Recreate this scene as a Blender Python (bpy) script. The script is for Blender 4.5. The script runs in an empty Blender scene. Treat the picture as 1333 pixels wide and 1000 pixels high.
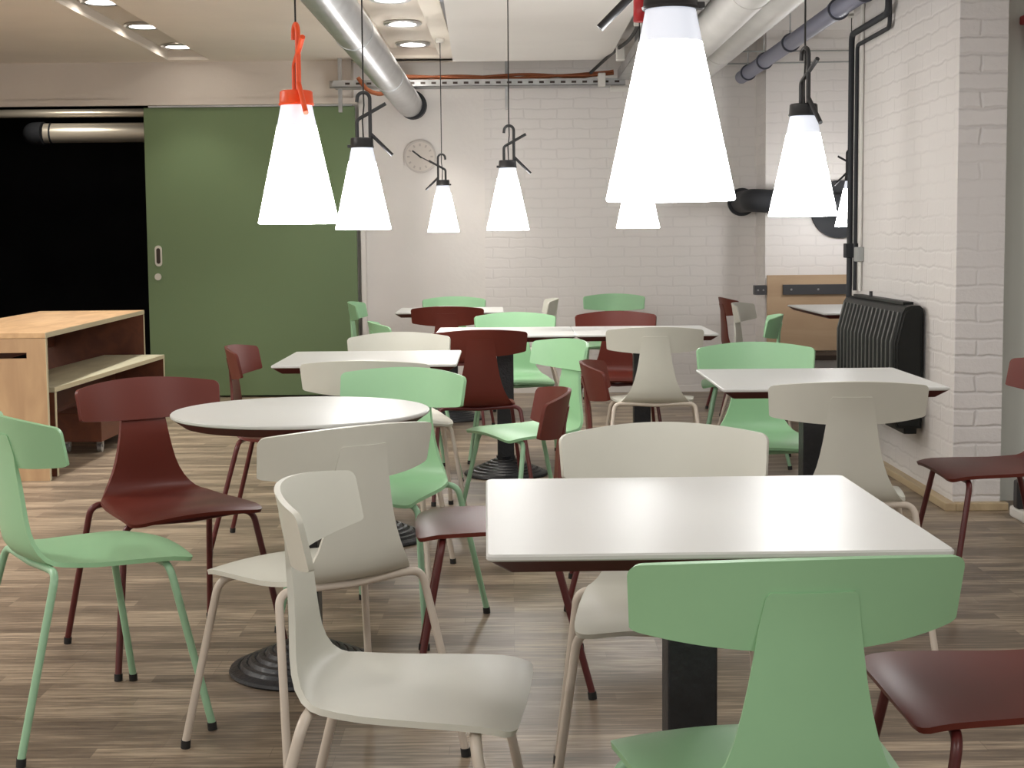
import bpy, bmesh, math, random
from mathutils import Vector, Matrix
random.seed(7)
S = bpy.context.scene
COL = S.collection
PI = math.pi

# ------------------------------------------------------------------ materials
def mat(name, color, rough=.5, metal=0.0, emit=None, estr=0.0, spec=.5, coat=0.0):
    m = bpy.data.materials.new(name); m.use_nodes = True
    b = m.node_tree.nodes['Principled BSDF']
    b.inputs['Base Color'].default_value = (*color, 1)
    b.inputs['Roughness'].default_value = rough
    b.inputs['Metallic'].default_value = metal
    b.inputs['Specular IOR Level'].default_value = spec
    b.inputs['Coat Weight'].default_value = coat
    if emit:
        b.inputs['Emission Color'].default_value = (*emit, 1)
        b.inputs['Emission Strength'].default_value = estr
    return m

def noise_vary(m, scale=6, amount=.12, bump=0.0, bscale=60, stretch=(1, 1, 1), rvar=0.0):
    """mottle the base colour a little and add fine relief"""
    nt = m.node_tree; N = nt.nodes; L = nt.links
    b = N['Principled BSDF']; c = b.inputs['Base Color'].default_value[:]
    tc = N.new('ShaderNodeTexCoord'); mp = N.new('ShaderNodeMapping')
    mp.inputs['Scale'].default_value = stretch
    L.new(tc.outputs['Object'], mp.inputs['Vector'])
    n = N.new('ShaderNodeTexNoise'); n.inputs['Scale'].default_value = scale; n.inputs['Detail'].default_value = 6
    L.new(mp.outputs[0], n.inputs['Vector'])
    r = N.new('ShaderNodeValToRGB')
    r.color_ramp.elements[0].position = .3; r.color_ramp.elements[1].position = .7
    r.color_ramp.elements[0].color = (c[0]*(1-amount), c[1]*(1-amount), c[2]*(1-amount), 1)
    r.color_ramp.elements[1].color = (min(1, c[0]*(1+amount)), min(1, c[1]*(1+amount)), min(1, c[2]*(1+amount)), 1)
    L.new(n.outputs['Fac'], r.inputs['Fac']); L.new(r.outputs['Color'], b.inputs['Base Color'])
    if rvar:
        mr = N.new('ShaderNodeMapRange'); ro = b.inputs['Roughness'].default_value
        mr.inputs['To Min'].default_value = ro-rvar; mr.inputs['To Max'].default_value = ro+rvar
        L.new(n.outputs['Fac'], mr.inputs['Value']); L.new(mr.outputs[0], b.inputs['Roughness'])
    if bump:
        n2 = N.new('ShaderNodeTexNoise'); n2.inputs['Scale'].default_value = bscale; n2.inputs['Detail'].default_value = 4
        L.new(mp.outputs[0], n2.inputs['Vector'])
        bp = N.new('ShaderNodeBump'); bp.inputs['Strength'].default_value = bump; bp.inputs['Distance'].default_value = .01
        L.new(n2.outputs['Fac'], bp.inputs['Height']); L.new(bp.outputs[0], b.inputs['Normal'])
    return m

def brick_mat(name, axis, color, strength=.5):
    """painted brickwork; axis 'x' = wall runs along x, 'y' = wall runs along y"""
    m = mat(name, color, .55, spec=.35)
    nt = m.node_tree; N = nt.nodes; L = nt.links; b = N['Principled BSDF']
    tc = N.new('ShaderNodeTexCoord'); sp = N.new('ShaderNodeSeparateXYZ'); cb = N.new('ShaderNodeCombineXYZ')
    L.new(tc.outputs['Object'], sp.inputs[0])
    L.new(sp.outputs['X' if axis == 'x' else 'Y'], cb.inputs['X']); L.new(sp.outputs['Z'], cb.inputs['Y'])
    nz = N.new('ShaderNodeTexNoise'); nz.inputs['Scale'].default_value = 9; nz.inputs['Detail'].default_value = 3
    L.new(tc.outputs['Object'], nz.inputs['Vector'])
    sc = N.new('ShaderNodeVectorMath'); sc.operation = 'SCALE'; sc.inputs['Scale'].default_value = .035
    L.new(nz.outputs['Color'], sc.inputs[0])
    ad = N.new('ShaderNodeVectorMath'); ad.operation = 'ADD'
    L.new(cb.outputs[0], ad.inputs[0]); L.new(sc.outputs[0], ad.inputs[1])
    br = N.new('ShaderNodeTexBrick'); br.inputs['Scale'].default_value = 1
    br.inputs['Brick Width'].default_value = .255; br.inputs['Row Height'].default_value = .0765
    br.inputs['Mortar Size'].default_value = .011; br.inputs['Mortar Smooth'].default_value = 1.0
    br.inputs['Color1'].default_value = (1, 1, 1, 1); br.inputs['Color2'].default_value = (.86, .86, .86, 1)
    br.inputs['Mortar'].default_value = (.0, .0, .0, 1)
    L.new(ad.outputs[0], br.inputs['Vector'])
    n2 = N.new('ShaderNodeTexNoise'); n2.inputs['Scale'].default_value = 22; n2.inputs['Detail'].default_value = 6; n2.inputs['Roughness'].default_value = .65
    L.new(tc.outputs['Object'], n2.inputs['Vector'])
    # relief fades in and out under the many coats of paint
    n3 = N.new('ShaderNodeTexNoise'); n3.inputs['Scale'].default_value = 1.1; n3.inputs['Detail'].default_value = 2
    L.new(tc.outputs['Object'], n3.inputs['Vector'])
    mr = N.new('ShaderNodeMapRange'); mr.inputs['From Min'].default_value = .35; mr.inputs['From Max'].default_value = .62
    mr.inputs['To Min'].default_value = .2; mr.inputs['To Max'].default_value = 1
    L.new(n3.outputs['Fac'], mr.inputs['Value'])
    bw = N.new('ShaderNodeRGBToBW'); L.new(br.outputs['Color'], bw.inputs[0])
    mu = N.new('ShaderNodeMath'); mu.operation = 'MULTIPLY'; L.new(bw.outputs[0], mu.inputs[0]); L.new(mr.outputs[0], mu.inputs[1])
    ma = N.new('ShaderNodeMath'); ma.operation = 'MULTIPLY_ADD'; ma.inputs[1].default_value = .55
    L.new(n2.outputs['Fac'], ma.inputs[0]); L.new(mu.outputs[0], ma.inputs[2])
    bp = N.new('ShaderNodeBump'); bp.inputs['Strength'].default_value = strength; bp.inputs['Distance'].default_value = .012
    L.new(ma.outputs[0], bp.inputs['Height']); L.new(bp.outputs[0], b.inputs['Normal'])
    # dirt caught in the joints and faint patches
    mx = N.new('ShaderNodeMix'); mx.data_type = 'RGBA'
    mx.inputs['A'].default_value = (*[c*.93 for c in color], 1); mx.inputs['B'].default_value = (*color, 1)
    L.new(mu.outputs[0], mx.inputs['Factor'])
    L.new(mx.outputs['Result'], b.inputs['Base Color'])
    return m

def floor_mat():
    m = mat('floor_laminate', (.2, .13, .09), .38, spec=.4)
    nt = m.node_tree; N = nt.nodes; L = nt.links; b = N['Principled BSDF']
    tc = N.new('ShaderNodeTexCoord')
    br = N.new('ShaderNodeTexBrick'); br.inputs['Scale'].default_value = 1
    br.inputs['Brick Width'].default_value = .42; br.inputs['Row Height'].default_value = .066
    br.inputs['Mortar Size'].default_value = .0008; br.offset = .37; br.offset_frequency = 3
    br.inputs['Color1'].default_value = (0, 0, 0, 1); br.inputs['Color2'].default_value = (1, 1, 1, 1)
    br.inputs['Mortar'].default_value = (.1, .1, .1, 1)
    L.new(tc.outputs['Object'], br.inputs['Vector'])
    mp = N.new('ShaderNodeMapping'); mp.inputs['Scale'].default_value = (2.2, 34, 1)
    L.new(tc.outputs['Object'], mp.inputs['Vector'])
    n = N.new('ShaderNodeTexNoise'); n.inputs['Scale'].default_value = 2.2; n.inputs['Detail'].default_value = 8; n.inputs['Roughness'].default_value = .62
    L.new(mp.outputs[0], n.inputs['Vector'])
    n2 = N.new('ShaderNodeTexNoise'); n2.inputs['Scale'].default_value = 1.4; n2.inputs['Detail'].default_value = 3
    mp2 = N.new('ShaderNodeMapping'); mp2.inputs['Scale'].default_value = (1, 5, 1)
    L.new(tc.outputs['Object'], mp2.inputs['Vector']); L.new(mp2.outputs[0], n2.inputs['Vector'])
    a = N.new('ShaderNodeMath'); a.operation = 'MULTIPLY_ADD'; a.inputs[1].default_value = .20
    bw = N.new('ShaderNodeRGBToBW'); L.new(br.outputs['Color'], bw.inputs[0]); L.new(bw.outputs[0], a.inputs[0])
    s1 = N.new('ShaderNodeMath'); s1.operation = 'MULTIPLY'; s1.inputs[1].default_value = .95
    L.new(n.outputs['Fac'], s1.inputs[0]); L.new(s1.outputs[0], a.inputs[2])
    a2 = N.new('ShaderNodeMath'); a2.operation = 'MULTIPLY_ADD'; a2.inputs[1].default_value = .35
    L.new(n2.outputs['Fac'], a2.inputs[0]); L.new(a.outputs[0], a2.inputs[2])
    r = N.new('ShaderNodeValToRGB'); cr = r.color_ramp
    cr.elements[0].position = .40; cr.elements[0].color = (.062, .046, .034, 1)
    cr.elements[1].position = 1.0; cr.elements[1].color = (.49, .39, .28, 1)
    e = cr.elements.new(.72); e.color = (.190, .145, .104, 1)
    L.new(a2.outputs[0], r.inputs['Fac']); L.new(r.outputs['Color'], b.inputs['Base Color'])
    bp = N.new('ShaderNodeBump'); bp.inputs['Strength'].default_value = .12; bp.inputs['Distance'].default_value = .003
    L.new(n.outputs['Fac'], bp.inputs['Height']); L.new(bp.outputs[0], b.inputs['Normal'])
    return m

def ply_mat(name, c1, c2, axis='y'):
    m = mat(name, c1, .5)
    nt = m.node_tree; N = nt.nodes; L = nt.links; b = N['Principled BSDF']
    tc = N.new('ShaderNodeTexCoord'); mp = N.new('ShaderNodeMapping')
    mp.inputs['Scale'].default_value = {'y': (5, 1, 5), 'x': (1, 5, 5), 'z': (5, 5, 1)}[axis]
    L.new(tc.outputs['Object'], mp.inputs['Vector'])
    n = N.new('ShaderNodeTexNoise'); n.inputs['Scale'].default_value = 2.2; n.inputs['Detail'].default_value = 7; n.inputs['Distortion'].default_value = .8
    L.new(mp.outputs[0], n.inputs['Vector'])
    r = N.new('ShaderNodeValToRGB'); r.color_ramp.elements[0].position = .35; r.color_ramp.elements[1].position = .68
    r.color_ramp.elements[0].color = (*c2, 1); r.color_ramp.elements[1].color = (*c1, 1)
    L.new(n.outputs['Fac'], r.inputs['Fac']); L.new(r.outputs['Color'], b.inputs['Base Color'])
    return m

WHITE = (.79, .755, .73)
M = dict(
    floor=floor_mat(),
    brick_x=brick_mat('painted_brick_back', 'x', WHITE, .16),
    brick_y=brick_mat('painted_brick_side', 'y', (.76, .725, .70), .27),
    brick_x2=brick_mat('painted_brick_pier', 'x', (.74, .71, .70), .62),
    plaster=noise_vary(mat('plaster', (.78, .745, .715), .7, spec=.3), 1.6, .04, .15, 30),
    ceiling=noise_vary(mat('ceiling_paint', (.82, .76, .68), .8, spec=.2), 1.2, .05, .08, 40),
    beam=noise_vary(mat('beam_paint', (.68, .62, .56), .75, spec=.2), 1.0, .07, .15, 26),
    ceil_white=noise_vary(mat('ceiling_panel_white', (.80, .77, .74), .8, spec=.2), 1.5, .03),
    wall_grey=noise_vary(mat('recess_wall', (.58, .60, .56), .7, spec=.3), 1.2, .04),
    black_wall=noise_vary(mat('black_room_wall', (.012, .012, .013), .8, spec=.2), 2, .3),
    door=noise_vary(mat('door_green', (.155, .222, .11), .55, spec=.4), .9, .05, .04, 80),
    mint=noise_vary(mat('mint_lacquer', (.30, .54, .31), .42, spec=.45), 5, .03),
    white=noise_vary(mat('warm_white_lacquer', (.60, .595, .525), .42, spec=.45), 5, .03),
    red=noise_vary(mat('oxblood_lacquer', (.12, .022, .014), .42, spec=.3), 5, .05),
    mint_tube=mat('mint_steel', (.31, .53, .34), .35), white_tube=mat('warm_white_steel', (.60, .53, .45), .35),
    red_tube=mat('oxblood_steel', (.10, .016, .015), .35),
    rubber=mat('black_rubber', (.012, .012, .012), .6),
    top=noise_vary(mat('white_laminate', (.60, .605, .585), .36, spec=.32), 3, .012),
    under=mat('oxblood_table_edge', (.075, .016, .012), .5, spec=.3),
    iron=noise_vary(mat('black_cast_iron', (.012, .013, .016), .4), 30, .2, .25, 90),
    black=mat('black_plastic', (.018, .018, .02), .42),
    orange=mat('orange_plastic', (.95, .10, .02), .4),
    cord=mat('black_cord', (.015, .015, .015), .6),
    shade=mat('lit_opal_shade', (.9, .9, .9), .4, emit=(1.0, .99, .975), estr=19),
    shade_bottom=mat('lit_opal_bottom', (.9, .9, .9), .4, emit=(1.0, .99, .975), estr=5.5),
    shade_top=mat('opal_shade_collar', (.86, .88, .95), .4, emit=(.80, .87, 1.0), estr=.30),
    steel=noise_vary(mat('galvanised_steel', (.55, .56, .57), .33, .85), 7, .12, rvar=.06),
    tray=noise_vary(mat('zinc_tray', (.42, .42, .42), .45, .6), 12, .15),
    duct_w=noise_vary(mat('painted_duct', (.68, .67, .65), .42, .15), 4, .06),
    pvc=mat('blue_grey_pipe', (.20, .21, .29), .4), ring=mat('pipe_ring', (.06, .065, .085), .45),
    cable_o=mat('orange_cable', (.34, .10, .035), .6),
    chrome=mat('brushed_metal', (.75, .68, .57), .34, .55),
    heater=noise_vary(mat('heater_black', (.007, .008, .007), .45, spec=.3), 6, .2),
    heater_rib=mat('heater_rib', (.075, .08, .075), .35),
    flue=mat('flue_black', (.03, .032, .037), .62, spec=.3),
    clockface=mat('clock_face', (.62, .57, .52), .5), clockmark=mat('clock_mark', (.45, .41, .38), .5),
    clockring=mat('clock_ring', (.52, .48, .45), .45),
    box=mat('white_plastic', (.68, .66, .62), .5), greybox=mat('grey_plastic', (.35, .36, .35), .5),
    redplastic=mat('red_plastic', (.40, .015, .02), .4),
    ply=ply_mat('birch_ply', (.64, .42, .22), (.47, .285, .145), 'y'),
    ply_end=ply_mat('birch_ply_end', (.50, .33, .18), (.40, .25, .135), 'z'),
    ply_edge=mat('ply_edge', (.50, .44, .29), .6),
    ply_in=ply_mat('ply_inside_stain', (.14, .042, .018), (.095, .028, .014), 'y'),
    bench_top=ply_mat('bench_top_ply', (.52, .50, .36), (.40, .38, .27), 'y'),
    ply_wall=ply_mat('wall_ply', (.52, .37, .235), (.46, .32, .20), 'x'),
    darkwood=mat('dark_wood', (.03, .018, .012), .6),
    strip=mat('anthracite_strip', (.055, .055, .06), .5), screw=mat('screw', (.6, .6, .6), .3, .9),
    skirting=ply_mat('pine_skirting', (.56, .44, .27), (.42, .32, .2), 'y'),
    lens=mat('spot_lens', (1, 1, 1), .3, emit=(1.0, .93, .84), estr=10),
    handle=mat('satin_nickel', (.55, .53, .46), .35, .5),
    slot=mat('slot_paint', (.66, .60, .53), .6),
)

# ------------------------------------------------------------------ mesh helpers
def add_box(bm, a, b, bev=0.0):
    a, b = Vector(a), Vector(b); c = (a+b)/2; s = b-a
    r = bmesh.ops.create_cube(bm, size=1, matrix=Matrix.Translation(c) @ Matrix.Diagonal((*s, 1)))
    if bev:
        es = list({e for v in r['verts'] for e in v.link_edges})
        bmesh.ops.bevel(bm, geom=es, offset=bev, segments=2, affect='EDGES', profile=.5)

def add_tube(bm, pts, r, n=10, cap=True):
    pts = [Vector(p) for p in pts]; rs = r if isinstance(r, (list, tuple)) else [r]*len(pts)
    t0 = (pts[1]-pts[0]).normalized()
    up = Vector((0, 0, 1)) if abs(t0.z) < .9 else Vector((0, 1, 0))
    u = t0.cross(up).normalized(); rings = []
    for i, p in enumerate(pts):
        if i == 0: t = t0
        elif i == len(pts)-1: t = (pts[-1]-pts[-2]).normalized()
        else:
            t = ((pts[i+1]-pts[i]).normalized()+(pts[i]-pts[i-1]).normalized())
            t = t.normalized() if t.length > 1e-6 else t0
        u = (u-t*u.dot(t)).normalized(); w = t.cross(u)
        rings.append([bm.verts.new(p+(u*math.cos(2*PI*k/n)+w*math.sin(2*PI*k/n))*rs[i]) for k in range(n)])
    for i in range(len(rings)-1):
        for k in range(n):
            f = bm.faces.new((rings[i][k], rings[i][(k+1) % n], rings[i+1][(k+1) % n], rings[i+1][k])); f.smooth = True
    if cap:
        bm.faces.new(rings[0][::-1]); bm.faces.new(rings[-1])

def add_lathe(bm, prof, n=40, c=(0, 0, 0), smooth=True, cap0=False, cap1=False):
    rings = [[bm.verts.new((c[0]+r*math.cos(2*PI*k/n), c[1]+r*math.sin(2*PI*k/n), c[2]+z)) for k in range(n)] for r, z in prof]
    for i in range(len(rings)-1):
        for k in range(n):
            f = bm.faces.new((rings[i][k], rings[i][(k+1) % n], rings[i+1][(k+1) % n], rings[i+1][k])); f.smooth = smooth
    if cap0: bm.faces.new(rings[0][::-1])
    if cap1: bm.faces.new(rings[-1])

def link(name, bm, m, parent=None, loc=None, sharp=None):
    bmesh.ops.recalc_face_normals(bm, faces=bm.faces)
    me = bpy.data.meshes.new(name); bm.to_mesh(me); bm.free()
    for x in (m if isinstance(m, (list, tuple)) else [m]): me.materials.append(x)
    if sharp:
        me.set_sharp_from_angle(angle=math.radians(sharp))
    o = bpy.data.objects.new(name, me); COL.objects.link(o)
    if parent: o.parent = parent
    if loc: o.location = loc
    return o

def box_obj(name, a, b, m, parent=None, bev=0.0):
    bm = bmesh.new(); add_box(bm, a, b, bev); return link(name, bm, m, parent)
def tube_obj(name, pts, r, m, parent=None, n=12):
    bm = bmesh.new(); add_tube(bm, pts, r, n); return link(name, bm, m, parent, sharp=50)
def tag(o, label, cat, group=None, kind=None):
    o['label'] = label; o['category'] = cat
    if group: o['group'] = group
    if kind: o['kind'] = kind
    return o
def thing(name, label, cat, loc=(0, 0, 0), rz=0, group=None):
    o = bpy.data.objects.new(name, None); COL.objects.link(o)
    o.location = loc; o.rotation_euler = (0, 0, rz); o.empty_display_size = .1
    return tag(o, label, cat, group)
def struct(o, label=None):
    o['kind'] = 'structure'
    if label: o['label'] = label
    return o
def copy_tree(o, parent=None):
    c = o.copy(); COL.objects.link(c)
    if parent: c.parent = parent
    for ch in list(o.children): copy_tree(ch, c)
    return c

def bend(p, radius=.05, n=7):
    """round the inner corners of a polyline"""
    p = [Vector(q) for q in p]; out = [p[0]]
    for i in range(1, len(p)-1):
        a = (p[i-1]-p[i]); b = (p[i+1]-p[i]); r = min(radius, a.length*.48, b.length*.48)
        A = p[i]+a.normalized()*r; B = p[i]+b.normalized()*r
        for k in range(n+1):
            t = k/n; out.append(A*(1-t)**2+p[i]*2*t*(1-t)+B*t*t)
    out.append(p[-1]); return out

# ------------------------------------------------------------------ the room
WB = 11.5      # back wall
ZL, ZR = 2.56, 2.72
struct(box_obj('floor', (-6.2, -3, -.1), (5, 15.2, 0), M['floor']))
# back wall: smooth plaster beside the door, painted brick to the right
struct(box_obj('wall_back', (-.2, WB, 0), (3.7, WB+.3, ZR+.3), M['brick_x']), 'white painted brick back wall')
struct(box_obj('wall_back_plaster', (-2.72, WB+.02, 0), (-.2, WB+.3, ZR+.3), M['plaster']), 'smooth white plaster wall beside the green door')
struct(box_obj('wall_pilaster', (1.90, 11.08, 0), (3.7, WB+.01, ZR+.3), M['brick_x']), 'projecting painted brick section of the back wall')
struct(box_obj('wall_right', (1.93, 6.42, 0), (2.13, 8.4, ZR+.3), M['brick_y']), 'white painted brick side wall behind the heater')
struct(box_obj('wall_pier', (1.928, 6.412, 0), (2.135, 6.422, ZR+.3), M['brick_x2']), 'painted brick end face of the side wall')
struct(box_obj('wall_recess', (2.13, 6.62, 0), (5, 6.75, ZR+.3), M['wall_grey']), 'smooth grey white recess wall at the right')
struct(box_obj('wall_alcove', (3.5, 6.75, 0), (3.7, 11.3, ZR+.3), M['plaster']))
struct(box_obj('wall_left', (-4.75, -3, 0), (-4.6, 11.3, ZR+.3), M['plaster']))
struct(box_obj('wall_side', (4.8, -3, 0), (5, 6.75, ZR+.3), M['plaster']))
# wall around the wide doorway
struct(box_obj('wall_lintel', (-4.75, 11.35, 2.28), (-1.2, 11.62, ZR+.3), M['beam']), 'painted lintel beam above the sliding door')
struct(box_obj('trim_1', (-4.7, 11.33, 2.235), (-1.16, 11.36, 2.28), M['beam']), 'thin painted batten under the lintel')
struct(box_obj('trim_2', (-1.155, 11.42, 0), (-1.12, WB+.04, 2.24), M['plaster']), 'narrow white jamb right of the green door')
# dark room beyond
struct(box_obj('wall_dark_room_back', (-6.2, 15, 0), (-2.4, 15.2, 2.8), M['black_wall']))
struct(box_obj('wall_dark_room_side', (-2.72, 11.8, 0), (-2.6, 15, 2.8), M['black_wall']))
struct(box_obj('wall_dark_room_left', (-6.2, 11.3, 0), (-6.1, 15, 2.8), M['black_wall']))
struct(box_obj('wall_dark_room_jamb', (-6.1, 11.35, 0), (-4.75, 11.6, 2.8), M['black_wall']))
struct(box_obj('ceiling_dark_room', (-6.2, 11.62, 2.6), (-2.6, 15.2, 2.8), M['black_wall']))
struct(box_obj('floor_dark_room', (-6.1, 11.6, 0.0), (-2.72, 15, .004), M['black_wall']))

# ceiling with two long recessed slots for the spotlights
S1 = (-2.555, -2.25); S2 = (-.89, -.52)
bm = bmesh.new()
for x0, x1 in ((-4.75, S1[0]), (S1[1], S2[0]), (S2[1], -.40)):
    add_box(bm, (x0, -3, ZL), (x1, 11.4, ZL+.02))
for s in (S1, S2):
    add_box(bm, (s[0], 11.22, ZL), (s[1], 11.4, ZL+.02)); add_box(bm, (s[0], -3, ZL), (s[1], 2.5, ZL+.02))
struct(link('ceiling', bm, M['ceiling']), 'beige plastered ceiling with recessed slots')
for i, s in enumerate((S1, S2)):
    bm = bmesh.new()
    add_box(bm, (s[0]-.02, 2.48, ZL+.02), (s[0], 11.24, ZL+.07)); add_box(bm, (s[1], 2.48, ZL+.02), (s[1]+.02, 11.24, ZL+.07))
    add_box(bm, (s[0], 2.48, ZL+.02), (s[1], 2.5, ZL+.07)); add_box(bm, (s[0], 11.22, ZL+.02), (s[1], 11.24, ZL+.07))
    add_box(bm, (s[0]-.02, 2.48, ZL+.07), (s[1]+.02, 11.24, ZL+.09))
    struct(link('ceiling_slot', bm, M['slot']), ['long recessed light slot in the ceiling above the door', 'long recessed light slot beside the silver duct'][i])
struct(box_obj('ceiling_right', (-.40, -3, ZR), (5, 11.6, ZR+.15), M['ceil_white']))
struct(box_obj('ceiling_step', (-.42, 10.95, ZL), (-.38, 11.5, ZR+.01), M['ceiling']))
struct(box_obj('ceiling_edge', (-1.2, 11.3, ZL), (-.4, 11.52, ZL+.03), M['ceiling']))
# skirting on the brick side wall and its end
bm = bmesh.new(); add_box(bm, (1.885, 6.37, 0), (1.932, 8.4, .035), .004)
struct(link('baseboard_right', bm, M['skirting']), 'pale wooden skirting along the brick side wall')
bm = bmesh.new(); add_box(bm, (1.932, 6.37, 0), (2.16, 6.414, .035), .004)
struct(link('baseboard_pier', bm, M['skirting']))
struct(box_obj('baseboard_back', (-1.12, WB-.012, 0), (1.90, WB+.021, .05), M['plaster']))

# hung white ceiling panel
bm = bmesh.new()
vs = [(-.36, 8.2), (.72, 8.2), (.72, 10.85), (-.41, 10.9)]
vs[0] = (-.28, 4.6); vs[1] = (.725, 4.6)
lo = [bm.verts.new((x, y, 2.49)) for x, y in vs]; hi = [bm.verts.new((x, y, 2.60)) for x, y in vs]
bm.faces.new(lo[::-1]); bm.faces.new(hi)
for k in range(4): bm.faces.new((lo[k], lo[(k+1) % 4], hi[(k+1) % 4], hi[k]))
cp = thing('ceiling_panel', 'large white suspended ceiling panel hung above the long table', 'ceiling panel', (0, 0, 0))
link('panel_board', bm, M['ceil_white'], cp)
for x, y in ((0, 5.5), (.7, 5.5), (0, 10.3), (.7, 10.3)):
    tube_obj('suspension_rod', [(x, y, 2.6), (x, y, 2.72)], .004, M['steel'], cp, 6)

# ------------------------------------------------------------------ sliding door
d = struct(thing('door_1', 'wide green sliding door with recessed pull', 'door', (0, 0, 0)))
del d['category']
bm = bmesh.new(); add_box(bm, (-2.79, 11.375, .012), (-1.182, 11.415, 2.22), .003)
link('door_leaf', bm, M['door'], d)
def stadium(bm, cx, y0, y1, cz, w, h, n=8):
    pts = []
    for s, a0 in ((1, 0), (-1, PI)):
        for k in range(n+1):
            a = a0+PI*k/n; pts.append((cx+w/2*math.cos(a), cz+s*(h/2-w/2)+w/2*math.sin(a)))
    A = [bm.verts.new((x, y0, z)) for x, z in pts]; B = [bm.verts.new((x, y1, z)) for x, z in pts]
    bm.faces.new(A); bm.faces.new(B[::-1])
    for k in range(len(A)): bm.faces.new((A[k], A[(k+1) % len(A)], B[(k+1) % len(A)], B[k]))
bm = bmesh.new(); stadium(bm, -2.705, 11.369, 11.376, 1.095, .055, .16)
h = link('door_handle', bm, M['handle'], d)
bm = bmesh.new(); stadium(bm, -2.705, 11.366, 11.3695, 1.095, .03, .12)
link('pull_recess', bm, M['darkwood'], h)
bm = bmesh.new(); stadium(bm, -2.712, 11.366, 11.376, .935, .052, .053)
link('lock_rosette', bm, M['handle'], d)
box_obj('door_rail', (-2.75, 11.365, 2.222), (-1.2, 11.42, 2.234), M['steel'], d)

# pipes in the dark room
tag(tube_obj('ceiling_pipe', [(-6.1, 13, 2.325), (-2.72, 13, 2.325)], .036, M['chrome'], n=20), 'thin shiny metal pipe running across the top of the dark room', 'pipe')
dk = thing('ventilation_duct', 'shiny round duct with a black end piece in the dark room', 'duct', (-3.4, 13, 2.155))
bm = bmesh.new(); add_tube(bm, [(-.65, 0, 0), (.68, 0, 0)], .085, 24); link('duct_body', bm, M['chrome'], dk, sharp=40)
bm = bmesh.new(); add_tube(bm, [(-.60, 0, 0), (-.585, 0, 0)], .089, 24); link('joint_ring', bm, M['flue'], dk, sharp=40)
bm = bmesh.new(); add_tube(bm, bend([(-.655, 0, 0), (-.76, .02, 0), (-.78, .35, .0)], .09), .098, 24); link('end_elbow', bm, M['flue'], dk, sharp=40)

# ------------------------------------------------------------------ ceiling services
# silver duct
sd = thing('ventilation_duct', 'long silver round duct running overhead to the back wall beside the clock', 'duct', (-.765, 11.4, 2.232))
bm = bmesh.new(); add_tube(bm, [(0, 0, 0), (-.03, -9.0, .03)], .098, 32); link('duct_body', bm, M['steel'], sd, sharp=40)
for yy in (-1.9, -3.9, -5.9, -7.9):
    bm = bmesh.new(); add_tube(bm, [(-.0033*-yy, yy, -.0033*yy), (-.0033*-yy, yy-.03, -.0033*yy)], .1015, 32); link('joint_ring', bm, M['steel'], sd, sharp=40)
bm = bmesh.new(); add_tube(bm, [(.02, .02, 0), (.02, .118, 0)], .108, 32); link('wall_collar', bm, M['flue'], sd, sharp=40)
for yy in (-3.9, -7.9):
    bm = bmesh.new(); add_tube(bm, [(-.0033*-yy, yy, .09), (-.0033*-yy, yy, .315)], .005, 6); link('hanger_rod', bm, M['steel'], sd)
# painted ducts on the right
for (x, z, r, lab) in ((1.13, 2.36, .105, 'pale painted round duct nearest the big pendant lamp'), (1.412, 2.471, .12, 'pale painted round duct right of its twin beside the blue grey pipe')):
    t = thing('painted_duct', lab, 'duct', (x, 11.2, z), group='pale painted ducts under the right ceiling')
    bm = bmesh.new(); add_tube(bm, [(0, .3, 0), (0, -9.0, 0)], r, 32); link('duct_body', bm, M['duct_w'], t, sharp=40)
    for yy in (-1.2, -4.2, -7.2):
        bm = bmesh.new(); add_tube(bm, [(0, yy, 0), (0, yy-.02, 0)], r+.003, 32); link('joint_ring', bm, M['duct_w'], t, sharp=40)
        bm = bmesh.new(); add_tube(bm, [(0, yy, r), (0, yy, 2.72-z)], .005, 6); link('hanger_rod', bm, M['steel'], t)
# blue grey pipe with rings
px, pz = 1.755, 2.405
t = thing('drain_pipe', 'blue grey plastic pipe with dark joint rings sloping under the right ceiling', 'pipe', (px, 11.3, pz))
bm = bmesh.new(); add_tube(bm, [(0, .02, 0), (0, -8.0, 0)], .048, 24); link('pipe_body', bm, M['pvc'], t, sharp=40)
for Y in (11.05, 10.35, 9.4, 8.05, 7.45, 6.3):
    bm = bmesh.new(); add_tube(bm, [(0, Y-11.3, 0), (0, Y-11.3-.05, 0)], .056, 24); link('joint_sleeve', bm, M['pvc'], t, sharp=40)
    bm = bmesh.new(); add_tube(bm, [(0, Y-11.3-.05, 0), (0, Y-11.3-.062, 0)], .059, 24); link('joint_ring', bm, M['ring'], t, sharp=40)
    bm = bmesh.new(); add_tube(bm, [(0, Y-11.33, .05), (0, Y-11.33, 2.72-pz)], .005, 6); link('hanger_rod', bm, M['steel'], t)
# thin pipes on the back wall at the right
tag(tube_obj('wall_pipe', bend([(1.3, 11.02, 2.70), (1.3, 11.02, 2.56), (1.86, 11.02, 2.56), (3.3, 11.02, 2.56)], .03), .006, M['greybox'], n=8), 'thin grey pipe along the top of the projecting brick wall', 'pipe')
tag(tube_obj('wall_pipe', [(1.45, 11.03, 2.47), (3.4, 11.03, 2.49)], .006, M['greybox'], n=8), 'thin grey pipe running just below another near the wall top', 'pipe')

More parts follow.
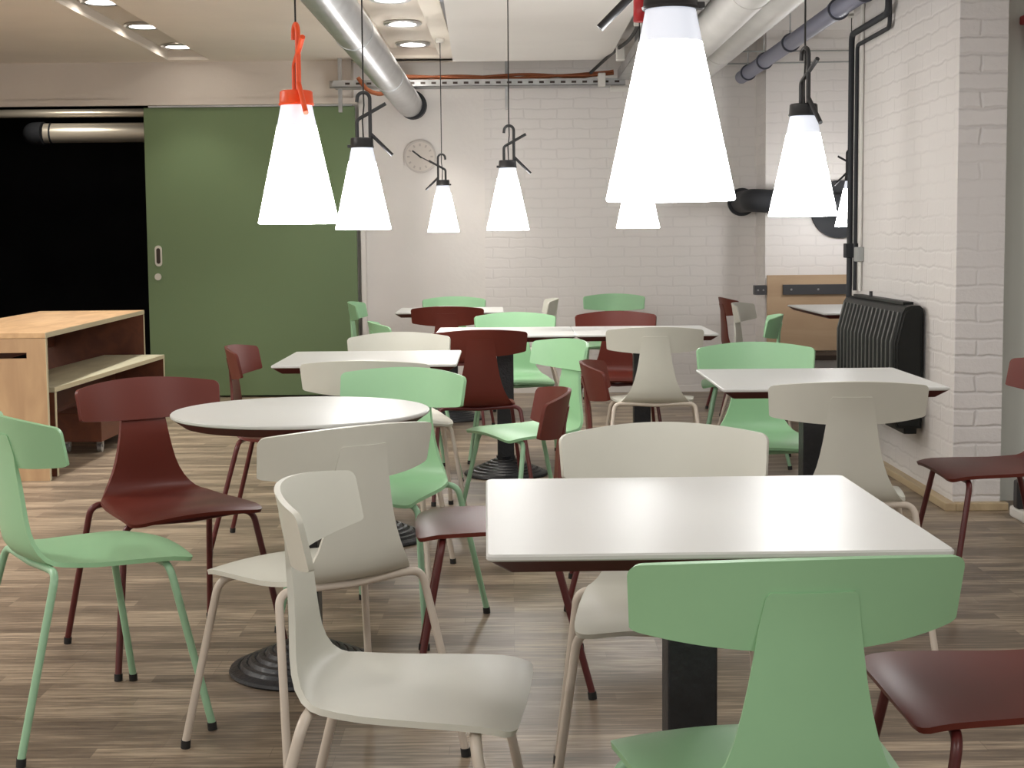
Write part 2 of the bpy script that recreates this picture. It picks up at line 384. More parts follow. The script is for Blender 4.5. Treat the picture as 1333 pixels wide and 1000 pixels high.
# cable tray
ct = thing('cable_tray', 'perforated zinc cable tray hung below the ceiling along the back wall', 'cable tray', (0, 0, 0))
bm = bmesh.new()
add_box(bm, (-1.31, 11.10, 2.335), (.86, 11.30, 2.339)); add_box(bm, (-1.31, 11.10, 2.335), (.86, 11.104, 2.385)); add_box(bm, (-1.31, 11.296, 2.335), (.86, 11.30, 2.385))
link('tray_channel', bm, M['tray'], ct)
for k in range(26):
    box_obj('tray_perforation', (-1.22+k*.08, 11.0985, 2.352), (-1.22+k*.08+.035, 11.1002, 2.368), M['darkwood'], ct)
for x, z0 in ((-1.27, 2.16), (-.02, 2.17)):
    box_obj('hanger_post', (x-.014, 11.20, z0), (x+.014, 11.225, 2.72 if x > -.4 else 2.56), M['tray'], ct)
bm = bmesh.new(); add_tube(bm, [(-1.34, 11.16, 2.36), (-1.29, 11.16, 2.36)], .028, 16); link('tray_end', bm, M['tray'], ct)
ct2 = thing('cable_tray', 'wide grey cable tray running forward behind the big pendant lamp', 'cable tray', (0, 0, 0))
bm = bmesh.new(); add_box(bm, (.80, 5.2, 2.37), (1.0, 11.08, 2.375)); add_box(bm, (.80, 5.2, 2.37), (.804, 11.08, 2.44)); add_box(bm, (.996, 5.2, 2.37), (1.0, 11.08, 2.44))
link('tray_channel', bm, M['tray'], ct2)
for y in (5.5, 8, 10.5): box_obj('hanger_post', (.88, y, 2.375), (.92, y+.02, 2.72), M['tray'], ct2)
for k in range(4):
    pts = []
    for i in range(22):
        x = -.86+i*.078; y = 11.15+.03*k+.012*math.sin(i*.7+k*2)
        z = 2.40+.014*(k % 2)+.010*math.sin(i*.5+k*1.7)+(.045*max(0, (x-.45)/.4)**1.4)
        pts.append((x, y, z))
    tag(tube_obj('orange_cable', pts, .011, M['cable_o'], n=8), 'thick orange cable lying along the top of the back wall tray', 'cable', 'orange cables on the tray')
tag(tube_obj('orange_cable', bend([(-1.12, 11.07, 2.40), (-1.05, 11.05, 2.30), (-.94, 11.06, 2.27), (-.86, 11.06, 2.34), (-.84, 11.12, 2.405)], .05), .016, M['cable_o'], n=8), 'short loop of orange cable sagging at the left end of the tray', 'cable')
tag(tube_obj('black_cable', bend([(.60, 11.05, 2.42), (.72, 10.6, 2.50), (.78, 9.6, 2.47), (.78, 8.2, 2.50), (.79, 7, 2.46)], .3), .012, M['cord'], n=8), 'black cable climbing from the wall tray onto the forward tray', 'cable')
for x, y, z, w, hh, lab in ((.68, 11.04, 2.365, .055, .10, 'white junction box at the right end of the wall tray, lowest of three'),
                        (.757, 10.2, 2.46, .06, .11, 'white junction box on the forward tray, middle one of three'),
                        (.766, 8.9, 2.49, .05, .07, 'small white junction box on the forward tray nearest the big lamp')):
    bm = bmesh.new(); add_box(bm, (x-w/2, y-.03, z-hh/2), (x+w/2, y+.03, z+hh/2), .006)
    tag(link('junction_box', bm, M['box']), lab, 'junction box', 'junction boxes on the cable trays')
tag(tube_obj('conduit', [(.745, 11.05, 2.30), (1.2, 11.05, 2.30)], .024, M['box'], n=14), 'short pale conduit with a dark open end under the wall tray', 'pipe')
bm = bmesh.new(); add_tube(bm, [(0, 0, 0), (0, 0, -.14)], .03, 14)
rr = thing('sprinkler_valve', 'small red cylinder hanging under the ceiling left of the big pendant lamp', 'valve', (.61, 7.0, 2.345))
link('valve_body', bm, M['redplastic'], rr)
bm = bmesh.new(); add_tube(bm, [(0, 0, 0), (0, 0, .375)], .02, 12); link('drop_pipe', bm, M['duct_w'], rr)

# ------------------------------------------------------------------ pendant lamps
def make_lamp(m_body, nm):
    t = thing('pendant_lamp', '', 'lamp')
    bm = bmesh.new()
    add_lathe(bm, [(.1035, .0015), (.1065, .0), (.1085, .003), (.1065, .012), (.0525, .2625)], 40)
    sh = link('lamp_shade', bm, M['shade'], t, sharp=35)
    bm = bmesh.new(); add_lathe(bm, [(.0, .006), (.09, .005), (.1035, .0015)], 40); link('shade_bottom', bm, M['shade_bottom'], sh, sharp=35)
    bm = bmesh.new(); add_lathe(bm, [(.0525, .2625), (.0415, .318)], 40, cap1=True)
    link('shade_collar', bm, M['shade_top'], sh, sharp=35)
    bm = bmesh.new(); add_lathe(bm, [(.0, .316), (.046, .316), (.048, .320), (.0455, .3235), (.0435, .352), (.040, .355), (.0, .355)], 32)
    cp_ = link('lamp_cap', bm, m_body, t, sharp=35)
    bm = bmesh.new(); add_box(bm, (-.056, -.012, .317), (-.03, .012, .328), .002); link('switch', bm, m_body, cp_)
    r = .0072
    bm = bmesh.new()
    arc = [(.0085+.0245*math.cos(a), 0, .505+.0245*math.sin(a)) for a in [PI*k/10 for k in range(11)]]
    add_tube(bm, [(.033, 0, .353), (.033, 0, .43), (.033, 0, .49)]+arc+[(-.0175, 0, .492)], r, 10)
    link('hook', bm, m_body, t, sharp=60)
    bm = bmesh.new(); add_tube(bm, bend([(-.018, 0, .353), (-.018, 0, .424), (.034, 0, .452), (.095, 0, .486)], .012, 4), r, 10)
    link('handle_arm', bm, m_body, t, sharp=60)
    bm = bmesh.new(); add_tube(bm, [(.033, 0, .372), (.118, 0, .287)], r, 10); link('stand_leg', bm, m_body, t, sharp=60)
    return t
lampB = make_lamp(M['black'], 'b'); lampO = make_lamp(M['orange'], 'o')
LAMPS = [
 (lampB, .269, 2.50, 1.262, 180, ZR, 'largest pendant lamp, white cone with black cap nearest the camera'),
 (lampO, -.573, 4.015, 1.247, -70, ZL, 'pendant lamp with orange hook and cap in front of the green door'),
 (lampB, -.576, 5.80, 1.243, 0, ZL, 'white cone pendant lamp with black hook right next to the orange one'),
 (lampB, -.461, 10.18, 1.253, 180, ZL, 'smallest white cone pendant lamp, hanging beside the wall clock'),
 (lampB, -.014, 7.59, 1.246, 0, ZR, 'white cone pendant lamp hanging over the left half of the long table'),
 (lampB, .639, 7.456, 1.250, 0, ZR, 'pendant lamp mostly hidden behind the largest lamp'),
 (lampB, .933, 4.745, 1.265, -75, ZR, 'white cone pendant lamp above the table in front of the black heater'),
 (lampB, 2.36, 10.3, 1.265, 180, ZR, 'pendant lamp in the alcove partly hidden behind the black vertical pipes'),
]
used = set()
for i, (src, x, y, z, rot, zc, lab) in enumerate(LAMPS):
    o = src if id(src) not in used else copy_tree(src); used.add(id(src))
    o.location = (x, y, z); o.rotation_euler = (0, 0, math.radians(rot))
    o['label'] = lab; o['category'] = 'lamp'; o['group'] = 'cone pendant lamps on cords'
    bm = bmesh.new(); wob = .004
    h = zc-z
    add_tube(bm, [(.006, 0, .35), (.003, 0, .42), (.010, .0, .48), (.008, 0, .56), (.009, 0, h)], .0026 if i else .003, 6)
    link('cord', bm, M['cord'], o)
    bm = bmesh.new(); add_lathe(bm, [(0, h-.001), (.03, h-.001), (.03, h-.02), (.022, h-.028), (0, h-.028)], 20, (.009, 0, 0)); link('ceiling_rose', bm, M['box'], o, sharp=35)

# recessed spotlights in the slots
def make_spot():
    t = thing('recessed_spotlight', '', 'spotlight')
    bm = bmesh.new(); add_lathe(bm, [(.092, .0), (.125, -.004), (.128, -.014), (.115, -.022), (.092, -.018), (.092, 0)], 36)
    link('spot_ring', bm, M['steel'], t, sharp=35)
    bm = bmesh.new(); add_lathe(bm, [(0, -.012), (.06, -.012), (.088, -.006)], 36)
    link('lens', bm, M['lens'], t)
    return t
spot = make_spot()
names = ['left ceiling slot', 'slot beside the silver duct']
order = {10.9: 'farthest from the camera', 9.87: 'second from the back wall', 8.87: 'third from the back wall', 7.8: 'fourth', 5.6: 'near'}
first = True
for si, x in enumerate((-2.405, -.70)):
    for y in (10.9, 9.87, 8.87):
        o = spot if first else copy_tree(spot); first = False
        o.location = (x, y, ZL+.0695)
        o['label'] = f'round recessed spotlight in the {names[si]}, {order[y]}'; o['category'] = 'spotlight'; o['group'] = 'recessed ceiling spotlights'
def light(kind, name, loc, energy, color=(1, .95, .88), size=.2, rot=(0, 0, 0), **k):
    l = bpy.data.lights.new(name, kind); l.energy = energy; l.color = color
    if kind == 'AREA': l.shape = 'DISK'; l.size = size
    if kind == 'SPOT': l.spot_size = math.radians(k.get('ang', 110)); l.spot_blend = .6; l.shadow_soft_size = size
    o = bpy.data.objects.new(name, l); COL.objects.link(o); o.location = loc; o.rotation_euler = rot
    return o
for x in (-2.405, -.70):
    for y in (10.9, 9.87, 8.87, 7.6, 6.4):
        light('SPOT', 'spotlight_beam', (x, y, ZL+.04), 56 if y < 10.5 else (13 if x < -2 else 30), (1, .95, .88), .08, ang=92)
for x, y, e in ((-3.3, .6, 34), (-3.6, 4.4, 46), (-1.4, -1.2, 26), (1.6, -.8, 26), (3.2, 3.6, 13)):  # added fill lights out of view, without fixtures, to brighten walls and chairs
    light('AREA', 'fill_light', (x, y, 2.5), e, (1, .98, .95), .6)
light('AREA', 'fill_light', (-3.9, 12.3, 2.58), 5, (1, .93, .82), .4)  # added fill light inside the dark room to lift its metal pipes

# ------------------------------------------------------------------ chairs
def make_chair(mt, mtube):
    t = thing('dining_chair', '', 'chair')
    # --- bent ply shell: spine and seat in one sheet
    prof = [(-.0180, .748, .055), (-.0170, .742, .060), (-.0085, .70, .067), (-.001, .662, .071), (.004, .62, .077), (.006, .58, .085), (.007, .545, .094),
            (.008, .515, .105), (.010, .49, .118), (.015, .470, .132), (.026, .455, .146), (.043, .446, .157), (.070, .441, .167), (.105, .438, .175),
            (.145, .437, .182), (.196, .439, .189), (.248, .442, .195), (.300, .445, .200), (.336, .4465, .203), (.362, .4455, .204), (.378, .443, .2025),
            (.389, .4405, .197), (.396, .4385, .189), (.400, .437, .178), (.402, .4365, .166)]
    th = .011; nu = 12
    def pt(i, u):
        y, z, w = prof[i]; x = w*u
        f = max(0, min(1, y/.38)); rp = max(0, min(1, y/.09)); rp = rp*rp*(3-2*rp)
        hol = 1.15+.55*max(0, min(1, (z-.52)/.15))
        y += hol*x*x*(1-rp)                          # spine gently hollow
        z += rp*(.38-.78*f)*x*x                      # seat dished at the back, drooping at the front corners
        if i >= len(prof)-6: y -= .25*x*x*(i-len(prof)+7)/6
        return Vector((x, y, z))
    G = [[pt(i, -1+2*j/nu) for j in range(nu+1)] for i in range(len(prof))]
    bm = bmesh.new(); A = []; B = []
    for i in range(len(G)):
        ra, rb = [], []
        for j in range(nu+1):
            a = G[min(i+1, len(G)-1)][j]-G[max(i-1, 0)][j]; b = G[i][min(j+1, nu)]-G[i][max(j-1, 0)]
            n = a.cross(b).normalized()   # points back/down
            if n.z > 0 and i > 10: n = -n
            if i <= 10 and n.y > 0: n = -n
            ra.append(bm.verts.new(G[i][j])); rb.append(bm.verts.new(G[i][j]+n*(.003+(th-.003)*max(0, min(1, (.70-prof[i][1])/.05)))))
        A.append(ra); B.append(rb)
    for i in range(len(G)-1):
        for j in range(nu):
            for R, fl in ((A, 0), (B, 1)):
                q = (R[i][j], R[i][j+1], R[i+1][j+1], R[i+1][j]); f = bm.faces.new(q if fl else q[::-1]); f.smooth = True
        for j in (0, nu):
            f = bm.faces.new((A[i][j], A[i+1][j], B[i+1][j], B[i][j])); f.smooth = True
    for i in (0, len(G)-1):
        for j in range(nu):
            f = bm.faces.new((A[i][j], A[i][j+1], B[i][j+1], B[i][j])); f.smooth = True
    link('seat_shell', bm, mt, t, sharp=50)
    # --- curved backrest band
    a, w, cr = .228, .076, .014
    def edge(x):
        q = (x/a)**2
        top = .792-.019*q; bot = .666+.016*q
        e = (abs(x)-(a-cr))/cr
        if e > 0:
            k = cr*(1-math.sqrt(max(0, 1-min(1, e)**2)))
            top -= k; bot += k*.35
        return top, bot
    xs = [-a+cr*(1-math.cos(PI/2*k/5)) for k in range(6)]
    xs += [-(a-cr)+2*(a-cr)*k/20 for k in range(1, 20)]
    xs += [-v for v in reversed(xs[:6])]
    bm = bmesh.new(); F_, K_ = [], []
    nz = 5
    for x in xs:
        top, bot = edge(x); nrm = Vector((-2*w*x/a**2, 1, .15)).normalized()
        rf, rk = [], []
        for k in range(nz+1):
            z = bot+(top-bot)*k/nz; xx = x*(1-.035*(top-z)/.12*(abs(x)/a)**4)
            P = Vector((xx, w*(x/a)**2-.20*max(0, z-.66), z))
            rf.append(bm.verts.new(P+nrm*.010)); rk.append(bm.verts.new(P))
        F_.append(rf); K_.append(rk)
    for i in range(len(xs)-1):
        for k in range(nz):
            for R in (F_, K_):
                f = bm.faces.new((R[i][k], R[i+1][k], R[i+1][k+1], R[i][k+1])); f.smooth = True
        for k in (0, nz):
            f = bm.faces.new((F_[i][k], F_[i+1][k], K_[i+1][k], K_[i][k])); f.smooth = True
    for i in (0, len(xs)-1):
        for k in range(nz):
            f = bm.faces.new((F_[i][k], F_[i][k+1], K_[i][k+1], K_[i][k])); f.smooth = True
    link('backrest', bm, mt, t, sharp=50)
    # --- tube frame
    r = .0095
    for (ky, fy, fx, kx, zz) in ((.048, -.063, .232, .188, .430), (.325, .40, .258, .196, .414)):
        bm = bmesh.new()
        add_tube(bm, [(x*.125, ky, zz-.006*(1-abs(x))) for x in (-1, -.5, 0, .5, 1)], r, 10, True); link('seat_frame', bm, mtube, t, sharp=60)
        for s in (-1, 1):
            bm = bmesh.new()
            kn = Vector((s*kx, ky, zz)); ft = Vector((s*fx, fy, .012))
            add_tube(bm, bend([(s*.12, ky, zz), kn, ft], .055, 8), r, 12)
            lg = link('leg', bm, mtube, t, sharp=60)
            dr = (ft-kn).normalized()
            bm = bmesh.new(); add_tube(bm, [ft-dr*.008, Vector((s*fx, fy, 0))+Vector((0, 0, .0005))], .0115, 12)
            link('rubber_foot', bm, M['rubber'], lg, sharp=60)
    return t
PROTO = {'m': make_chair(M['mint'], M['mint_tube']), 'w': make_chair(M['white'], M['white_tube']), 'r': make_chair(M['red'], M['red_tube'])}
CH = [
 ('m', .380, 1.870, -4.8, 'green chair nearest the camera, seen from behind at the square front table'),
 ('w', -.374, 2.505, 94.5, 'white chair turned side-on in the foreground left of the front square table'),
 ('w', -.338, 3.267, -37.1, 'white chair seen from behind standing at the near side of the round table'),
 ('r', -1.120, 4.449, 143.4, 'dark red chair left of the round table, turned towards the camera'),
 ('m', -1.222, 3.536, 54.2, 'green chair cut by the left edge of the picture, seat pointing right'),
 ('m', -.325, 4.72, 204.9, 'green chair on the far side of the round table facing the camera'),
 ('w', .960, 4.159, 3.2, 'white chair seen from behind in front of the square table by the heater'),
 ('m', .941, 5.73, 183, 'green chair on the far side of the square table by the heater'),
 ('w', .329, 3.24, 180.9, 'white chair facing the camera tucked under the far side of the front table'),
 ('r', .135, 4.008, -91.3, 'dark red chair side-on with its seat showing left of the front table'),
 ('r', .250, 4.917, 94, 'dark red chair side-on behind the front table, facing the heater'),
 ('m', .243, 6.006, -117.0, 'green chair turned sideways in front of the long table beside a black pedestal'),
 ('r', -.142, 6.70, -10, 'dark red chair seen from behind at the left end of the long table'),
 ('w', .662, 6.80, 2.6, 'white chair seen from behind at the right half of the long table'),
 ('r', -.401, 9.1, 3, 'dark red chair seen from behind at the small far table under the smallest lamp'),
 ('m', -.415, 10.62, 175, 'green chair behind the small far table against the plaster wall'),
 ('m', .018, 8.253, 178.9, 'green chair behind the left half of the long table facing the camera'),
 ('r', .583, 8.295, 182, 'dark red chair behind the right half of the long table facing the camera'),
 ('m', .76, 10.9, 188, 'green chair farthest back in front of the white brick wall'),
 ('w', -.504, 6.55, 172, 'white chair facing the camera behind the square table near the green door'),
 ('w', -.513, 5.035, 4.4, 'white chair seen from behind, mostly hidden by the green chair at the round table'),
 ('r', -1.10, 5.808, 90, 'dark red chair in front of the green door, facing right to a square table'),
 ('m', -1.07, 9.9, 92, 'green chair beside the jamb of the green door, facing right'),
 ('m', -.70, 7.45, 78, 'green chair just left of the long table, only its backrest end showing'),
 ('m', 1.41, 7.80, -80, 'green chair close to the left side of the black heater, facing left'),
 ('r', 1.445, 10.1, 86, 'dark red chair seen edge-on against the brick wall beside a white chair'),
 ('w', 1.41, 9.25, 112, 'white chair between the edge-on red chair and the plywood panel'),
 ('w', .30, 10.2, -92, 'white chair seen edge-on behind the long table in front of the brick wall'),
 ('r', 1.782, 4.861, -90.2, 'dark red chair at the right edge in front of the brick pier, facing left'),
 ('r', 1.025, 2.479, -90.5, 'dark red chair at the bottom right corner beside the front table, only the seat showing'),
]
seen = set()
for c, x, y, a, lab in CH:
    o = PROTO[c] if c not in seen else copy_tree(PROTO[c]); seen.add(c)
    o.location = (x, y, 0); o.rotation_euler = (0, 0, -math.radians(a))
    o['label'] = lab; o['category'] = 'chair'; o['group'] = 'bent plywood chairs around the tables'

# ------------------------------------------------------------------ tables
TZ = .734
def table_base(t):
    bm = bmesh.new(); add_box(bm, (-.0425, -.0425, .06), (.0425, .0425, TZ-.035), .003); link('column', bm, M['iron'], t)
    prof = [(.0, .001), (.212, .001), (.215, .006), (.212, .014)]
    r, z = .206, .014
    for k in range(7):
        prof += [(r-.004, z+.005), (r-.016, z+.008), (r-.020, z+.004)]
        r -= .0235; z += .0105
    prof += [(.05, z+.01), (.0, z+.01)]
    bm = bmesh.new(); add_lathe(bm, prof, 48); link('foot_base', bm, M['iron'], t, sharp=40)
def loft(bm, outlines):
    rings = [[bm.verts.new(p) for p in o] for o in outlines]
    bm.faces.new(rings[0][::-1]); bm.faces.new(rings[-1])
    n = len(rings[0])
    for i in range(len(rings)-1):
        for k in range(n): bm.faces.new((rings[i][k], rings[i][(k+1) % n], rings[i+1][(k+1) % n], rings[i+1][k]))
def rrect(w, d, r, z, n=5):
    out = []
    for sx, sy, a0 in ((1, 1, 0), (-1, 1, PI/2), (-1, -1, PI), (1, -1, 1.5*PI)):
        for k in range(n+1):
            a = a0+PI/2*k/n; out.append((sx*(w/2-r)+r*math.cos(a), sy*(d/2-r)+r*math.sin(a), z))
    return out
def circ(r, z, n=72): return [(r*math.cos(2*PI*k/n), r*math.sin(2*PI*k/n), z) for k in range(n)]
def table(name, x, y, rz, lab, w=.7, d=.7, rnd=False, group=None, base=True):
    t = thing(name, lab, 'table', (x, y, 0), math.radians(rz), group)
    o = (lambda s, z: circ(w/2-s, z)) if rnd else (lambda s, z: rrect(w-2*s, d-2*s, max(.004, .012-s*.2), z))
    bm = bmesh.new(); loft(bm, [o(.0025, TZ-.0105), o(.0, TZ-.008), o(0, TZ-.003), o(.003, TZ)])
    link('tabletop', bm, M['top'], t, sharp=30)
    bm = bmesh.new(); loft(bm, [o(.045, TZ-.034), o(.036, TZ-.034), o(.003, TZ-.0106)])
    link('tabletop_underside', bm, M['under'], t, sharp=30)
    if base: table_base(t)
    return t
g = 'square white cafe tables'
table('cafe_table', .303, 2.513, 1.0, 'square white table in the foreground, largest in view', group=g)
table('round_table', -.585, 4.07, 0, 'round white table standing left of centre among the chairs', .71, .71, True)
table('cafe_table', -.56, 5.886, .4, 'square white table in front of the green sliding door', group=g)
table('cafe_table', 1.001, 4.878, -.2, 'square white table standing in front of the black heater', group=g)
table('cafe_table', -.035, 7.50, 0, 'square white table forming the left half of the long pair', w=.694, group=g)
table('cafe_table', .66, 7.50, 0, 'square white table forming the right half of the long pair', w=.694, group=g)
table('cafe_table', -.405, 9.86, .6, 'square white table by the plaster wall under the smallest lamp', group=g)
table('cafe_table', 2.245, 9.55, 0, 'white table in the alcove in front of the plywood panel, behind the heater', w=.7, d=1.2, group=g)

# ------------------------------------------------------------------ plywood table and bench
X0, X1, Y0, Y1, ZT = -3.03, -2.347, 7.42, 9.82, .752
pt_ = thing('plywood_table', 'plywood box table with a slot handle in its end, left beside the dark doorway', 'table', (0, 0, 0))
tp = box_obj('tabletop', (X0, Y0, ZT-.028), (X1, Y1, ZT), M['ply'], pt_, .002)
box_obj('edge_band', (X1, Y0+.001, ZT-.027), (X1+.003, Y1, ZT-.001), M['ply_edge'], tp)
bm = bmesh.new()
hx0, hx1, hz0, hz1 = -2.585, -2.442, .622, .652
zb = ZT-.029
add_box(bm, (X0, Y0, 0), (hx0, Y0+.028, zb)); add_box(bm, (hx1, Y0, 0), (X1, Y0+.028, zb))
add_box(bm, (hx0, Y0, 0), (hx1, Y0+.028, hz0)); add_box(bm, (hx0, Y0, hz1), (hx1, Y0+.028, zb))
ep = link('end_panel', bm, M['ply_end'], pt_)
box_obj('edge_band', (X1, Y0, .001), (X1+.003, Y0+.027, zb), M['ply_edge'], ep)
ep = box_obj('end_panel', (X0, Y1-.028, 0), (X1, Y1, zb), M['ply_in'], pt_)
box_obj('edge_band', (X1, Y1-.027, .001), (X1+.003, Y1-.001, zb), M['ply_edge'], ep)
box_obj('apron', (X0+.08, Y0+.03, .52), (X0+.10, Y1-.03, zb), M['ply_in'], pt_)
# bench
bx0, bx1, by0, by1, bz = -2.75, -2.351, 7.55, 9.72, .462
b_ = thing('plywood_bench', 'low plywood bench pushed partly under the plywood box table', 'bench', (0, 0, 0))
tp = box_obj('seat', (bx0, by0, bz-.026), (bx1, by1, bz), M['bench_top'], b_, .002)
box_obj('edge_band', (bx1, by0, bz-.025), (bx1+.003, by1, bz-.001), M['ply_edge'], tp)
for y, mm in ((by0, M['ply_edge']), (by1-.026, M['ply_in'])):
    e_ = box_obj('end_panel', (bx0, y, .0), (bx1, y+.026, bz-.027), M['ply_in'], b_)
    box_obj('edge_band', (bx1, y, .001), (bx1+.003, y+.026, bz-.027), M['ply_edge'], e_)
box_obj('stretcher', (bx0+.06, by0+.03, .24), (bx0+.08, by1-.03, bz-.027), M['ply_in'], b_)
# storage crate on castors below the bench
cr_ = thing('storage_crate', 'dark red brown wooden crate on castors under the bench', 'crate', (0, 0, 0))
box_obj('crate_body', (-2.63, 8.35, .07), (-2.36, 9.5, .235), M['ply_in'], cr_, .003)
for y in (8.45, 9.4):
    for x in (-2.59, -2.40):
        bm = bmesh.new(); add_tube(bm, [(x-.012, y, .026), (x+.012, y, .026)], .026, 18); link('castor', bm, M['steel'], cr_, sharp=40)
        bm_ = bmesh.new(); add_box(bm_, (x-.018, y-.012, .03), (x+.018, y+.012, .07)); link('castor_bracket', bm_, M['steel'], cr_)

def pivot(o, px, py, deg):
    Rm = Matrix.Rotation(math.radians(deg), 3, 'Z'); p = Vector((px, py, 0))
    o.location = p-Rm @ p; o.rotation_euler = (0, 0, math.radians(deg))
pivot(pt_, X1, Y0, 2.3); pivot(b_, bx1, by0, -1.5); pivot(cr_, bx1, by0, -1.5)
# ------------------------------------------------------------------ heater
ht = thing('gas_heater', 'black ribbed wall heater mounted low on the white brick side wall', 'heater', (0, 0, 0))
hy0, hy1 = 6.86, 8.10
bm = bmesh.new()
sec = [(1.915, .30), (1.80, .30), (1.785, .33), (1.785, .70), (1.818, .84), (1.832, .865), (1.86, .875), (1.90, .875), (1.915, .86)]
A = [bm.verts.new((x, hy0, z)) for x, z in sec]; B = [bm.verts.new((x, hy1, z)) for x, z in sec]
bm.faces.new(A); bm.faces.new(B[::-1])
for k in range(len(sec)): bm.faces.new((A[k], B[k], B[(k+1) % len(sec)], A[(k+1) % len(sec)]))
es = [e for e in bm.edges if all(abs(v.co.y-hy0) < 1e-5 for v in e.verts)]
bmesh.ops.bevel(bm, geom=es, offset=.012, segments=3, affect='EDGES')
link('heater_casing', bm, M['heater'], ht, sharp=35)
for k in range(15):
    y = hy0+.05+k*(hy1-hy0-.12)/14
    bm = bmesh.new()
    P = [(1.790, .34), (1.790, .70), (1.822, .835), (1.810, .845), (1.774, .702), (1.774, .34)]
    A = [bm.verts.new((x, y, z)) for x, z in P]; B = [bm.verts.new((x, y+.022, z)) for x, z in P]
    bm.faces.new(A); bm.faces.new(B[::-1])
    for q in range(6): bm.faces.new((A[q], B[q], B[(q+1) % 6], A[(q+1) % 6]))
    link('rib', bm, M['heater_rib'], ht)
bm = bmesh.new(); add_box(bm, (1.85, 6.98, .872), (1.90, 8.0, .888), .003); link('top_grille', bm, M['heater'], ht)
bm = bmesh.new(); add_tube(bm, [(1.86, 7.65, .87), (1.86, 7.65, .915)], .009, 10); link('control_knob', bm, M['black'], ht)
bm = bmesh.new(); add_box(bm, (1.84, 6.90, .27), (1.90, 7.25, .302), .003); link('burner_box', bm, M['heater'], ht)
for y in (6.95, 7.95):
    bm = bmesh.new(); add_box(bm, (1.912, y, .35), (1.93, y+.04, .80)); link('wall_bracket', bm, M['heater'], ht)
# black pipes coming down the wall corner to the heater
tag(tube_obj('gas_pipe', bend([(1.885, 7.46, 2.72), (1.885, 7.46, 2.305), (1.885, 8.25, 2.305), (1.885, 8.25, .95), (1.87, 8.2, .84), (1.87, 8.10, .80)], .05), .0165, M['flue'], n=14), 'black steel pipe running down the wall end into the heater', 'pipe')
tag(tube_obj('gas_pipe', bend([(1.905, 7.51, 2.72), (1.905, 7.51, 2.24), (1.905, 8.205, 2.24), (1.905, 8.205, .90)], .04), .011, M['flue'], n=12), 'thinner black pipe close beside the heater pipe on the wall end', 'pipe')
tag(tube_obj('cable_conduit', [(1.918, 8.14, 2.72), (1.918, 8.14, .90)], .011, M['box'], n=10), 'white conduit running down the side wall above the heater', 'pipe')
bm = bmesh.new(); add_box(bm, (1.895, 8.10, 1.06), (1.93, 8.19, 1.14), .004); tag(link('switch_box', bm, M['greybox']), 'small grey box on the white conduit above the heater', 'switch box')
bm = bmesh.new(); add_box(bm, (1.858, 8.23, 1.08), (1.93, 8.29, 1.16), .004); tag(link('pipe_clamp', bm, M['flue']), 'black clamp around the vertical heater pipe', 'clamp')

# flue through the back wall
fl = thing('flue_pipe', 'black flue leaving the brick wall and turning into a round collar in the alcove', 'pipe', (0, 0, 0))
bm = bmesh.new(); add_tube(bm, [(1.785, WB, 1.47), (1.785, WB-.04, 1.47)], .108, 32); link('wall_flange', bm, M['flue'], fl, sharp=40)
bm = bmesh.new(); add_tube(bm, bend([(1.785, WB-.03, 1.47), (1.785, 10.96, 1.47), (2.45, 10.96, 1.425), (2.45, 11.075, 1.42)], .10), .085, 28); link('flue_tube', bm, M['flue'], fl, sharp=40)
bm = bmesh.new(); add_tube(bm, [(1.93, 10.96, 1.461), (2.02, 10.96, 1.455)], .096, 28); link('flue_sleeve', bm, M['flue'], fl, sharp=40)
bm = bmesh.new(); add_tube(bm, [(2.45, 11.04, 1.40), (2.45, 11.08, 1.40)], .215, 40); link('wall_collar', bm, M['flue'], fl, sharp=40)

# plywood panel with dark strip in the alcove
pw = thing('plywood_sheet', 'plywood sheet fixed to the alcove wall behind the heater', 'panel', (0, 0, 0))
box_obj('board', (1.905, 11.01, .35), (3.3, 11.04, .915), M['ply_wall'], pw, .001)
box_obj('batten', (2.0, 11.04, .36), (2.06, 11.08, .90), M['ply_wall'], pw)
box_obj('batten', (2.9, 11.04, .36), (2.96, 11.08, .90), M['ply_wall'], pw)
st = thing('coat_rail', 'long anthracite strip screwed across the plywood panel', 'rail', (0, 0, 0))
box_obj('rail_strip', (2.02, 10.988, .770), (3.2, 11.009, .845), M['strip'], st, .001)
for x in (2.10, 2.30, 2.55, 2.8):
    bm = bmesh.new(); add_tube(bm, [(x-.02, 10.989, .808), (x-.02, 10.984, .808)], .008, 10); link('screw', bm, M['screw'], st)
kb = thing('wall_bracket', 'short anthracite block at the brick corner left of the plywood panel', 'bracket', (0, 0, 0))
box_obj('bracket_block', (1.812, 11.0, .770), (1.90, 11.085, .84), M['strip'], kb, .002)
for x in (1.835, 1.875):
    bm = bmesh.new(); add_tube(bm, [(x, 11.001, .805), (x, 10.996, .805)], .007, 10); link('screw', bm, M['screw'], kb)
lb = thing('low_bench', 'dark low wooden bench below the plywood panel in the alcove', 'bench', (0, 0, 0))
box_obj('seat', (1.95, 10.62, .31), (3.2, 11.00, .345), M['darkwood'], lb)
for x in (1.97, 3.14): box_obj('leg_panel', (x, 10.66, 0), (x+.04, 10.98, .31), M['darkwood'], lb)

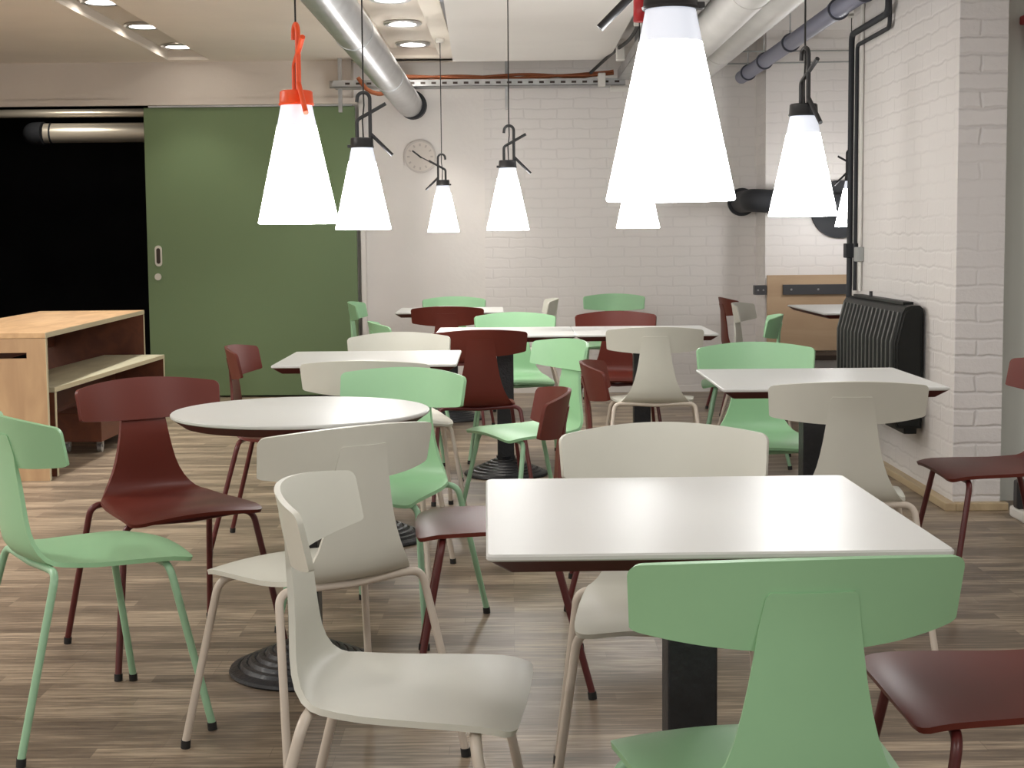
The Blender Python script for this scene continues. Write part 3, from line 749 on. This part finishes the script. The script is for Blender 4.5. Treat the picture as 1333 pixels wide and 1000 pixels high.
# clock
ck = thing('wall_clock', 'round pale wall clock hanging on the plaster wall beside the green door', 'clock', (-.695, 11.52, 1.84))
def disc(r, y0, y1, n=40, r2=None):
    bm = bmesh.new(); add_tube(bm, [(0, y0, 0), (0, y1, 0)], [r, r2 or r], n); return bm
link('clock_rim', disc(.125, 0, -.03), M['clockring'], ck, sharp=40)
link('clock_face', disc(.112, -.03, -.032), M['clockface'], ck, sharp=40)
for k in range(12):
    a = k*PI/6; bm = bmesh.new(); add_box(bm, (-.006, -.034, .080), (.006, -.032, .100))
    bmesh.ops.rotate(bm, verts=bm.verts, cent=(0, 0, 0), matrix=Matrix.Rotation(a, 3, 'Y')); link('hour_mark', bm, M['clockmark'], ck)
for nm, ang, ln, w in (('minute_hand', 118, .085, .004), ('hour_hand', -52, .075, .006)):
    bm = bmesh.new(); add_box(bm, (-w, -.038, -.015), (w, -.036, ln))
    bmesh.ops.rotate(bm, verts=bm.verts, cent=(0, 0, 0), matrix=Matrix.Rotation(math.radians(ang), 3, 'Y')); link(nm, bm, M['black'], ck)

# red object at the right edge
ra = thing('fire_alarm', 'red fixture with a loose cable at the upper right edge on the recess wall', 'alarm', (2.34, 6.56, 2.10))
bm = bmesh.new(); add_box(bm, (-.09, -.06, .02), (.09, .06, .06), .008); link('fixture_cap', bm, M['redplastic'], ra)
bm = bmesh.new(); add_tube(bm, [(0, 0, .02), (0, 0, -.10)], [.065, .045], 20); link('fixture_body', bm, M['redplastic'], ra, sharp=40)
bm = bmesh.new(); add_tube(bm, bend([(-.02, 0, -.10), (-.05, 0, -.16), (-.02, 0, -.20), (.03, .03, -.19)], .03), .006, 8); link('cable_loop', bm, M['cord'], ra)

fs = thing('floor_stand', 'white foot with a black upright standing on the floor at the right edge', 'stand', (2.19, 6.16, 0))
bm = bmesh.new(); add_box(bm, (-.07, -.09, 0), (.25, .09, .05), .012); link('stand_foot', bm, M['box'], fs)
bm = bmesh.new(); add_box(bm, (-.075, -.03, .049), (-.02, .03, .17), .01); link('upright', bm, M['black'], fs)

# ------------------------------------------------------------------ world, camera, view
w = bpy.data.worlds.new('world'); S.world = w; w.use_nodes = True
w.node_tree.nodes['Background'].inputs['Color'].default_value = (.95, .95, .95, 1)
w.node_tree.nodes['Background'].inputs['Strength'].default_value = .22

cam = bpy.data.cameras.new('camera'); co = bpy.data.objects.new('camera', cam); COL.objects.link(co)
cam.sensor_width = 36; cam.sensor_fit = 'HORIZONTAL'; cam.lens = 36*1924.27/1333
cam.shift_y = (470.865-500)/1333
cam.clip_start = .05
p, r = .0827373, -.00888554
co.location = (0, 0, 1.2004)
fwd = Vector((0, math.cos(p), -math.sin(p))); up = Vector((0, math.sin(p), math.cos(p))); rt = Vector((1, 0, 0))
# image x = x cos r - y sin r  (y down)
rt2 = rt*math.cos(r)+up*math.sin(r)
up2 = up*math.cos(r)-rt*math.sin(r)
m3 = Matrix((rt2, up2, -fwd)).transposed()
co.rotation_euler = m3.to_euler()
S.camera = co
S.view_settings.view_transform = 'Standard'; S.view_settings.look = 'None'
S.view_settings.exposure = .84; S.view_settings.gamma = 1
S.view_settings.use_curve_mapping = False
